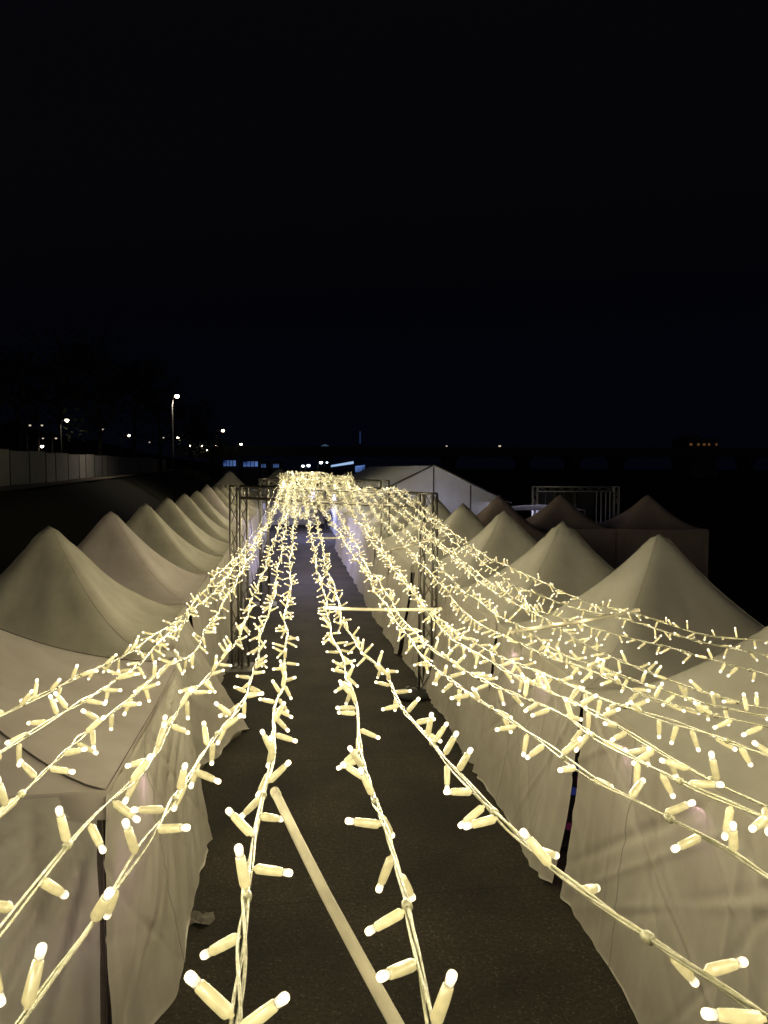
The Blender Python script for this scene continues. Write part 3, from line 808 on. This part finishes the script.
def make_lamps():
    def lp(label, px, py, zc, **k):
        p = at(px, py, zc); street_lamp(label, p.x-k.get('arm', 1.2), p.y+.3, p.z+.1, **k)
    lp('tallest bright street lamp rising above the far end of the left wall', 177, 397, 70, r=.20, light=1300, arm=.5)
    lp('warm orange street lamp high over the middle of the left wall', 67, 421, 85, r=.20, arm=.8, light=200)
    lp('warm street lamp low over the wall, between the leftmost lamps and the tallest one', 129, 436, 110, r=.17)
    lp('bright street lamp right under the tallest one', 178, 438, 150, r=.22)
    lp('bright white street lamp on the dark hill edge, highest in the distant row', 223, 431, 130, r=.24)
    lp('white street lamp in the distant row, next below the highest of that row', 241, 444.5, 190, r=.30)
    lp('white street lamp lowest and rightmost in the distant row', 248, 450.5, 230, r=.28)
    g = 'tiny distant street lamps beyond the left wall'
    for px, py, zc, r, mt in [(190.5, 446, 190, .22, 'lamp_warm'), (202, 446, 190, .24, 'lamp_warm'), (207, 450.5, 200, .2, 'lamp_warm'), (216, 446, 220, .24, 'lamp_warm'),
                              (215.5, 451, 220, .28, 'lamp_warm'), (224.5, 453.5, 230, .2, 'lamp_warm'), (231, 455.5, 240, .18, 'lamp_dim'), (163.5, 438, 170, .16, 'lamp_dim'),
                              (149.5, 442.5, 170, .14, 'lamp_dim'), (103, 430, 110, .13, 'lamp_dim'), (42, 447, 90, .18, 'lamp_warm'), (42, 426, 90, .12, 'lamp_dim'), (30, 426, 90, .13, 'lamp_dim'),
                              (56, 439, 90, .12, 'lamp_dim'), (43, 439, 95, .10, 'lamp_dim')]:
        lp('tiny distant street lamp beyond the left wall', px, py, zc, r=r, mat=mt, arm=.5, group=g)
    g = 'cold white yard lamps beyond the far end of the tents'
    for px, py, zc, r, lb in [(255.5, 461.5, 120, .30, 'cold bright yard lamp above the blue lit kiosks'), (303, 466.5, 100, .20, 'small yard lamp left of the pair beyond the light cloud'),
                          (308.5, 466, 100, .22, 'small yard lamp right of the pair beyond the light cloud'), (321, 463, 100, .22, 'brightest yard lamp beyond the light cloud, left of the blue canopy'),
                          (327, 463, 105, .14, 'faint yard lamp touching the left end of the blue canopy')]:
        p = at(px, py, zc); street_lamp(lb, p.x-.4, p.y+.3, p.z+.1, r=r, mat='lamp_cold', arm=.4, group=g)

def kiosk(label, px0, px1, py0, py1, zc, mat, roofmat='building'):
    a, b = at(px0, py1, zc), at(px1, py0, zc)
    w = (Vector((b.x, b.y, 0))-Vector((a.x, a.y, 0))).length; z1 = b.z; z0 = max(.3, a.z); 
    c = (a+b)/2; t = thing('kiosk', label, 'kiosk', (c.x, c.y, 0), -PSI)
    m = MB(); m.box(-w/2-.15, w/2+.15, .1, 3, .006, z1+.25); m.build('wall', M[roofmat], t, smooth=False)
    r = MB(); r.box(-w/2-.4, w/2+.4, -.5, 3.3, z1+.26, z1+.45); r.build('roof', M['building'], t, smooth=False)
    k = 4
    for i in range(k):
        p = MB(); p.box(-w/2+w*i/k+.06, -w/2+w*(i+1)/k-.06, .02, .09, z0, z1); p.build('lit_panel', E_[mat], t, smooth=False)

def make_far():
    kiosk('blue lit kiosk front, leftmost beyond the left tent row', 223, 236, 460.5, 466, 110, 'blue_white' if False else 'blue')
    kiosk('wide blue lit kiosk front under the cold yard lamp', 243, 258, 461.5, 466.5, 112, 'blue')
    kiosk('small pale blue kiosk right of the cold yard lamp', 261, 266, 464, 467.5, 112, 'blue')
    kiosk('smallest blue lit kiosk, farthest right of the group', 273, 279, 464, 467.5, 112, 'blue')
    # canopy with a blue white edge
    a = at(331, 463.5, 120); b = at(366, 459.5, 120)
    t = thing('lit_canopy', 'long low canopy with a bright blue white roof edge beyond the marquee', 'canopy', ((a.x+b.x)/2, a.y, 0), R(-4))
    w = b.x-a.x
    m = MB(); vs = [Vector((-w/2, 0, 4.3)), Vector((w/2, 0, 5.2)), Vector((w/2, 5, 5.4)), Vector((-w/2, 5, 4.5))]
    m.add(vs + [v+Vector((0, 0, .12)) for v in vs], [(3, 2, 1, 0), (4, 5, 6, 7), (0, 1, 5, 4), (1, 2, 6, 5), (2, 3, 7, 6), (3, 0, 4, 7)]); m.build('roof', M['building'], t, smooth=False)
    e = MB(); e.add([(-w/2, -.05, 4.25), (w*.15, -.05, 4.78), (w*.15, -.05, 5.2), (-w/2, -.05, 4.55)], [(0, 1, 2, 3)]); e.build('light_strip', E_['blue_white'], t, smooth=False)
    e = MB(); e.add([(w*.2, .5, 3.4), (w*.48, .5, 3.5), (w*.48, .5, 4.6), (w*.2, .5, 4.4)], [(0, 1, 2, 3)]); e.build('lit_panel', E_['blue'], t, smooth=False)
    for x in (-w/2+.3, 0, w/2-.3):
        l = MB(); l.tube([(x, 2.5, 0), (x, 2.5, 4.3+.9*(x/w+.5)+.03)], .12, 8); l.build('column', M['alu_dark'], t)
    # mast
    p = at(360, 447, 320); q = at(360, 432, 320)
    t = thing('lattice_mast', 'thin dark mast with a faint blue light on the horizon', 'mast', (p.x, p.y, 0))
    m = MB()
    for a_ in range(3):
        x, y = .5*math.cos(a_*2.09), .5*math.sin(a_*2.09); m.tube([(x*2, y*2, 0), (x*.3, y*.3, q.z)], .12, 5)
    for i in range(12):
        z = q.z*i/12; m.tube([(1-.07*i, 0, z), (-.5, .5, z+q.z/12)], .07, 4)
    m.build('lattice', M['building'], t)
    b = MB(); b.lathe([(.25, 0), (.32, .2), (.32, 5), (.1, 5.3)], 8, 0, Matrix.Translation((0, -.6, q.z-5))); b.build('beacon', emission('beacon_blue', (.08, .16, .5), .12), t)
    # small lit pyramid roofed pavilion; the light on its roof is emission
    p = at(325, 447.5, 300)
    t = thing('pavilion', 'tiny blue lit pyramid roofed pavilion on the horizon', 'pavilion', (p.x, p.y, 0))
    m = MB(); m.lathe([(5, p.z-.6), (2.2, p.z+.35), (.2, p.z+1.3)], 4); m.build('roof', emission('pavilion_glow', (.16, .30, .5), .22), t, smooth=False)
    m = MB(); m.box(-3, 3, -3, 3, 0, p.z-.62); m.build('wall', M['building'], t, smooth=False)
    # bridge over the flood plain
    Y = 205
    t = thing('road_bridge', 'long dark concrete bridge crossing the whole horizon on thick piers', 'bridge', (60, Y, 0))
    m = MB(); m.box(-90, 260, 0, 9, 7.4, 9.2); m.build('deck', M['bridge'], t, smooth=False)
    m = MB(); m.box(-90, 260, -.25, -.01, 9.0, 10.1); m.build('parapet', M['bridge'], t, smooth=False)
    for px in (455, 535, 590, 640, 715, 790):
        q = at(px, 470, Y*1.0); x = q.x-60
        m = MB(); m.lathe([(2.3, -.1), (2.0, 5.6), (3.2, 7.38)], 10, 0, Matrix.Translation((x, 4.5, 0)) @ Matrix.Diagonal((1, 1.4, 1, 1))); m.build('pier', M['bridge'], t)
    # dark building with a row of orange windows
    a = at(687, 446.5, 300); b = at(721, 438, 300)
    t = thing('apartment_block', 'dark block on the right horizon with a short row of orange windows', 'building', (a.x, a.y, 0))
    w = b.x-a.x
    m = MB(); m.box(0, w, 0, 12, 0, b.z); m.box(w*.08, w*.5, 3, 9, b.z, b.z+1.4); m.build('wall', M['building'], t, smooth=False)
    for i, (x, s) in enumerate([(.08, 1), (.32, .8), (.50, .9), (.66, .7), (.9, .5)]):
        wn = MB(); wn.box(w*x, w*x+.9*s+.3, -.06, -.01, a.z+.4, a.z+1.3); wn.build('window', E_['win_orange'], t, smooth=False)
    for px, py, r, lb in [(499.5, 446.5, .45, 'lone white lamp on the horizon above the dark tents'), (446.5, 446.5, .3, 'faint lone lamp on the horizon above the marquee'), (757, 456, .28, 'faint lone lamp at the right edge of the horizon')]:
        p = at(px, py, 280); street_lamp(lb, p.x-.6, p.y, p.z+.2, r=r, mat='lamp_dim', arm=.6)

def make_tree(label, x, y, h, cw, seed):
    rnd = random.Random(seed); z0 = ground_z(x, y)
    t = thing('tree', label, 'tree', (x, y, z0), 0, 'dark trees on the left hill')
    m = MB(); pts = [Vector((rnd.uniform(-.12, .12)*i, rnd.uniform(-.12, .12)*i, h*.7*i/6-.1)) for i in range(7)]
    m.tube(pts, [.32*(1-.11*i) for i in range(7)], 8)
    tips = []
    for i in range(9):
        b = pts[2+i % 5]; d = Vector((rnd.uniform(-1, 1), rnd.uniform(-1, 1), rnd.uniform(.3, .9))).normalized()*cw*rnd.uniform(.5, .9)
        m.tube([b, b+d*.5+Vector((0, 0, .2)), b+d], [.11, .07, .03], 5); tips.append(b+d)
    m.build('trunk', M['bark'], t)
    c = MB()
    cl = tips + [Vector((rnd.gauss(0, cw*.35), rnd.gauss(0, cw*.35), h*rnd.uniform(.5, .95))) for _ in range(16)]
    for q in cl:
        rr = cw*rnd.uniform(.22, .42)
        for _ in range(60):
            p = q + Vector((rnd.gauss(0, rr*.55), rnd.gauss(0, rr*.55), rnd.gauss(0, rr*.45))); s = rnd.uniform(.18, .42)
            a = Vector((rnd.uniform(-1, 1), rnd.uniform(-1, 1), rnd.uniform(-.6, .6))).normalized(); b = a.orthogonal().normalized()
            c.add([p-a*s, p+b*s*.5, p+a*s, p-b*s*.5], [(0, 1, 2, 3)])
    c.build('crown', M['leaf'], t)

def make_trees():
    for i, (px, zc, h, cw, lb) in enumerate([(20, 95, 17, 6, 'dark tree at the left edge behind the wall'), (62, 100, 19, 7, 'dark tall tree behind the orange street lamp'), (100, 92, 16, 6, 'dark tree behind the wall, between orange and low lamps'),
                                     (135, 105, 17, 6.5, 'dark tree just left of the tallest street lamp'), (160, 125, 18, 7, 'dark tree directly behind the tallest street lamp'), (192, 150, 16, 6.5, 'dark tree right of the tallest street lamp'), (212, 190, 13, 6, 'small dark tree tapering off at the hill edge')]):
        p = at(px, 440, zc); make_tree(lb, p.x, p.y, h, cw, 100+i)

# ------------------------------------------------------------------ person
def make_person():
    X, Y = at(327.5, 520, 47).x, at(327.5, 520, 47).y
    t = thing('person', 'lone person in dark clothes walking far down the lit aisle', 'person', (X, Y, .006), R(12))
    J = {'pel': (0, 0, .86, .125), 'wst': (0, .01, .99, .115), 'chs': (0, .02, 1.18, .135), 'nbs': (0, .02, 1.34, .075), 'nck': (0, .03, 1.40, .05), 'hdl': (0, .045, 1.46, .07), 'hdm': (0, .05, 1.54, .085), 'hdt': (0, .045, 1.61, .062),
         'lh': (-.09, 0, .82, .10), 'lk': (-.10, .12, .46, .062), 'la': (-.10, .08, .09, .042), 'lt': (-.11, .24, .035, .032),
         'rh': (.09, 0, .82, .10), 'rk': (.10, -.02, .45, .062), 'ra': (.10, -.24, .13, .042), 'rt': (.11, -.12, .035, .032),
         'ls': (-.18, .02, 1.30, .062), 'le': (-.25, -.06, 1.05, .043), 'lw': (-.24, .04, .83, .030), 'lf': (-.23, .08, .75, .026),
         'rs': (.18, .02, 1.30, .062), 're': (.27, .0, 1.06, .043), 'rw': (.25, .15, .88, .030), 'rf': (.24, .20, .81, .026)}
    Ed = [('pel', 'wst'), ('wst', 'chs'), ('chs', 'nbs'), ('nbs', 'nck'), ('nck', 'hdl'), ('hdl', 'hdm'), ('hdm', 'hdt'), ('pel', 'lh'), ('lh', 'lk'), ('lk', 'la'), ('la', 'lt'), ('pel', 'rh'), ('rh', 'rk'), ('rk', 'ra'), ('ra', 'rt'),
          ('nbs', 'ls'), ('ls', 'le'), ('le', 'lw'), ('lw', 'lf'), ('nbs', 'rs'), ('rs', 're'), ('re', 'rw'), ('rw', 'rf')]
    ks = list(J); me = bpy.data.meshes.new('body_cage'); me.from_pydata([J[k][:3] for k in ks], [(ks.index(a), ks.index(b)) for a, b in Ed], [])
    # five fingers a hand
    o = bpy.data.objects.new('body_cage', me); COL.objects.link(o)
    md = o.modifiers.new('Skin', 'SKIN'); sv = me.skin_vertices[0].data
    for i, k in enumerate(ks): sv[i].radius = (J[k][3], J[k][3]*(.8 if k in ('chs', 'wst', 'pel') else 1)); sv[i].use_root = (k == 'pel')
    o.modifiers.new('Sub', 'SUBSURF').levels = 2
    dg = bpy.context.evaluated_depsgraph_get(); dg.update()
    em = bpy.data.meshes.new_from_object(o.evaluated_get(dg)); bpy.data.objects.remove(o)
    bm = bmesh.new(); bm.from_mesh(em)
    for sx, f0 in ((-1, Vector(J['lf'][:3])), (1, Vector(J['rf'][:3]))):
        for q in range(5):
            m = MB(); off = Vector(((q-2)*.012 if q < 4 else -sx*.03, .018*(q == 4), 0)); L = (.055, .07, .075, .068, .045)[q]
            b0 = f0+off; m.tube([b0+Vector((0, 0, .02)), b0+Vector((0, .006, -.01)), b0+Vector((0, .018, -L*.6)), b0+Vector((-sx*.004, .034, -L))], [.009, .009, .008, .006], 6)
            vs = [bm.verts.new(v) for v in m.v]
            for f in m.f: bm.faces.new([vs[i] for i in f])
    bm.to_mesh(em); bm.free()
    for m_ in (M['clothes'], M['skin']): em.materials.append(m_)
    for p in em.polygons:
        c = p.center; p.material_index = 1 if (c.z > 1.40 or (abs(c.x) > .19 and c.z < .84 and c.z > .6)) else 0; p.use_smooth = True
    em.name = 'body'; link('body', em, t)
    h = MB(); h.lathe([(.05, 1.44), (.088, 1.49), (.100, 1.56), (.085, 1.635), (.03, 1.672)], 14, 0, Matrix.Translation((0, -.012+.045, 0))); h.build('hair', M['hair'], t)
    jk = MB(); jk.lathe([(.19, .72), (.175, .95), (.20, 1.2), (.19, 1.33), (.08, 1.40)], 16, 0, Matrix.Translation((0, .015, 0)) @ Matrix.Diagonal((1, .72, 1, 1))); jk.build('jacket', M['clothes'], t)
    for (x, y) in ((-.11, .17), (.11, -.19)):
        s = MB(); s.lathe([(.048, .0), (.052, .03), (.04, .07)], 10, 0, Matrix.Translation((x, y, 0)) @ Matrix.Diagonal((1, 2.5, 1, 1))); s.build('shoe', M['rubber'], t)

# ------------------------------------------------------------------ lamps (added ones over the far aisle, strip lights inside tents)
def tube_lamp(label, p, L, rz, mat, r=.02, group=None, cat='strip light'):
    t = thing('strip_light', label, cat, p, rz, group)
    m = MB(); m.tube([(-L/2, 0, 0), (L/2, 0, 0)], r, 8); m.build('tube', E_[mat], t)
    b = MB(); b.box(-L/2-.03, L/2+.03, -.03, .03, r+.003, r+.04)
    for x in (-L/2-.015, L/2+.015): b.box(x-.014, x+.014, -.025, .025, -r-.004, r+.002)
    b.build('bracket', M['pole'], t, smooth=False)

def make_stall_lights():
    g = 'added shaded lamps over the far aisle'  # lamps added over the aisle to cast the far stalls' lilac light
    for x, y, lb in [(.7, 27.5, 'added shaded lamp hung over the aisle, nearest behind the far truss'), (.7, 30.5, 'added shaded lamp hung over the aisle, second behind the far truss'), (.9, 37.5, 'added shaded lamp hung over the aisle, third behind the far truss'),
                     (1.8, 46.0, 'added shaded lamp hung over the aisle just before the person'), (2.8, 53.0, 'added shaded lamp hung over the aisle past the person')]:
        t = thing('added_lamp', lb, 'added lamp', (x, y, 2.75), 0, g)
        m = MB(); m.lathe([(.03, .22), (.06, .20), (.16, .10), (.24, -.03), (.23, -.035), (.15, .09), (.05, .17)], 14); m.build('lamp_shade', M['alu_dark'], t)
        m = MB(); m.lathe([(.02, .13), (.055, .09), (.065, .04), (.05, .0), (.01, -.02)], 10); m.build('bulb', E_['tube_far' if y > 40 else 'tube_cold'], t)
        m = MB(); m.tube([(0, 0, .21), (.02, 0, .5), (0, 0, .97)], .008, 5); m.build('hanging_wire', M['rubber'], t)
    tube_lamp('cold strip light glowing under the bright flat canopy', (10.2, 30.1, 2.36), 1.2, R(-8), 'tube_roof', .018)
    tube_lamp('added unseen light inside the long gable marquee, making its end wall glow', (6.25, 33.2, 2.6), 1.2, 0, 'tube_roof', .03)  # unseen light added inside the marquee to brighten its gable
    g = 'small pinkish lamps glowing through the sheet walls'
    # behind the cloth, seen as soft pink spots
    for x, y, z, lb in [(2.87, 5.68, 1.84, 'pinkish lamp glowing through the nearest right sheet wall'), (2.87, 4.6, 1.88, 'pinkish lamp shining through the right sheet wall close to the frame edge'), (2.93, 8.8, 1.76, 'pinkish lamp behind the second right sheet wall'),
                        (2.93, 7.77, 1.78, 'pinkish lamp behind the second right sheet, close to its neighbour gap'), (-1.34, 5.86, 1.62, 'pinkish lamp glowing through the left gathered sheet'), (-1.55, 5.22, 1.35, 'pinkish lamp glowing low behind the nearest left sheet')]:
        tube_lamp(lb, (x, y, z), .10, PI/2, 'tube_pink', .014, g)
    tube_lamp('pink white strip light hung under the pinkish left tent roof', (-3.3, 13.0, 2.0), .6, 0, 'tube_warm', .02)

# ------------------------------------------------------------------ glimpses in the gaps between sheets
def make_gap_things():
    t = thing('display_stand', 'dark display stand with small blue and pink panels glimpsed in the right wall gap', 'display stand', (3.12, 7.5, 0), R(-25))
    m = MB(); m.box(-.25, .25, -.2, .2, .004, .05); m.box(-.22, .22, -.02, .02, .05, 1.3); m.build('frame', M['stage_black'], t, smooth=False)
    for z, x, mt in ((.86, -.1, 'screen_blue'), (.74, .05, 'screen_red'), (.60, -.08, 'screen_blue'), (.50, .08, 'screen_blue'), (.2, -.05, 'screen_red')):
        p = MB(); p.box(x-.09, x+.09, -.034, -.024, z-.04, z+.04); p.build('panel', E_[mt], t, smooth=False)
    p = at(200, 918, 6.7)
    t = thing('cloth_scrap', 'small crumpled pale cloth lying on the asphalt at the left sheet wall', 'cloth', (p.x, p.y, .006))
    m = MB(); rnd = random.Random(3); vs = [((.034*i-.14)*(1-.09*abs(j-3))+rnd.uniform(-.012, .012), .03*j-.09+.03*math.sin(i*.9)+rnd.uniform(-.012, .012), rnd.uniform(.0, .06)*math.sin(PI*i/8)+.002) for j in range(7) for i in range(9)]
    m.add(vs, [(j*9+i, j*9+i+1, (j+1)*9+i+1, (j+1)*9+i) for j in range(6) for i in range(8)]); m.build('sheet', M['scrap'], t)
    t = thing('sandbag', 'flat dark tent weight on the asphalt at the right tent corner', 'tent weight', (2.2, 12.9, .004))
    m = MB(); m.lathe([(.30, 0), (.34, .03), (.30, .08), (.12, .10), (.05, .12)], 16); m.build('bag', M['rubber'], t)
    h = MB(); h.tube([(.1*math.cos(a), 0, .11+.08*math.sin(a)) for a in [PI*i/8 for i in range(9)]], .012, 6); h.build('handle', M['rubber'], t)

# ------------------------------------------------------------------ world, sun, camera
def make_world():
    w = bpy.data.worlds.new('World'); scene.world = w; w.use_nodes = True
    nt = w.node_tree; nt.nodes.clear()
    out = nt.nodes.new('ShaderNodeOutputWorld'); bg = nt.nodes.new('ShaderNodeBackground')
    sky = nt.nodes.new('ShaderNodeTexSky'); sky.sky_type = 'NISHITA'; sky.sun_disc = False
    sky.sun_elevation = R(-5); sky.sun_rotation = R(200); sky.altitude = 100
    mx = nt.nodes.new('ShaderNodeMix'); mx.data_type = 'RGBA'; mx.inputs[0].default_value = 1; mx.blend_type = 'MULTIPLY'
    mx.inputs[7].default_value = (.8, .8, 1, 1)
    ad = nt.nodes.new('ShaderNodeMix'); ad.data_type = 'RGBA'; ad.inputs[0].default_value = 1; ad.blend_type = 'ADD'
    tc = nt.nodes.new('ShaderNodeTexCoord'); sp = nt.nodes.new('ShaderNodeSeparateXYZ'); nt.links.new(tc.outputs['Generated'], sp.inputs[0])
    gr = nt.nodes.new('ShaderNodeMapRange'); gr.inputs[1].default_value = 0; gr.inputs[2].default_value = .45; nt.links.new(sp.outputs['Z'], gr.inputs[0])
    gm = nt.nodes.new('ShaderNodeMix'); gm.data_type = 'RGBA'; gm.inputs[6].default_value = (.0018, .0024, .0062, 1); gm.inputs[7].default_value = (.0007, .0009, .0017, 1)
    nt.links.new(gr.outputs[0], gm.inputs[0]); nt.links.new(gm.outputs[2], ad.inputs[7])
    nt.links.new(sky.outputs[0], mx.inputs[6]); nt.links.new(mx.outputs[2], ad.inputs[6]); nt.links.new(ad.outputs[2], bg.inputs[0]); bg.inputs[1].default_value = SKY
    nt.links.new(bg.outputs[0], out.inputs[0])
    l = bpy.data.lights.new('moonlight', 'SUN'); l.energy = .004; l.angle = R(2); l.color = (1, .95, .85)
    o = bpy.data.objects.new('moonlight', l); COL.objects.link(o); o.rotation_euler = (R(50), 0, R(20))
    c = bpy.data.cameras.new('camera'); co = bpy.data.objects.new('camera', c); COL.objects.link(co)
    c.sensor_fit = 'VERTICAL'; c.sensor_height = 36; c.sensor_width = 27; c.lens = FPX/1024*36
    c.clip_start = .05; c.clip_end = 6000
    co.location = (0, 0, CAM_H)
    co.rotation_euler = Matrix((( _r.x, _u.x, -_f.x), (_r.y, _u.y, -_f.y), (_r.z, _u.z, -_f.z))).to_euler()
    c.dof.use_dof = True; c.dof.focus_distance = 2.0; c.dof.aperture_fstop = c.lens/.75
    scene.camera = co
    scene.view_settings.view_transform = 'Standard'; scene.view_settings.look = 'None'; scene.view_settings.exposure = 0
    cy = scene.cycles
    cy.use_denoising = True; cy.max_bounces = 6; cy.diffuse_bounces = 3; cy.sample_clamp_indirect = 3; cy.use_light_tree = True
    cy.caustics_reflective = False; cy.caustics_refractive = False
    scene.render.film_transparent = False

SKY = .5
make_ground(); make_tents(); make_marquee(); make_trusses(); make_strings(); make_rods()
make_wall(); make_lamps(); make_far(); make_trees(); make_person(); make_stall_lights(); make_gap_things(); make_world()
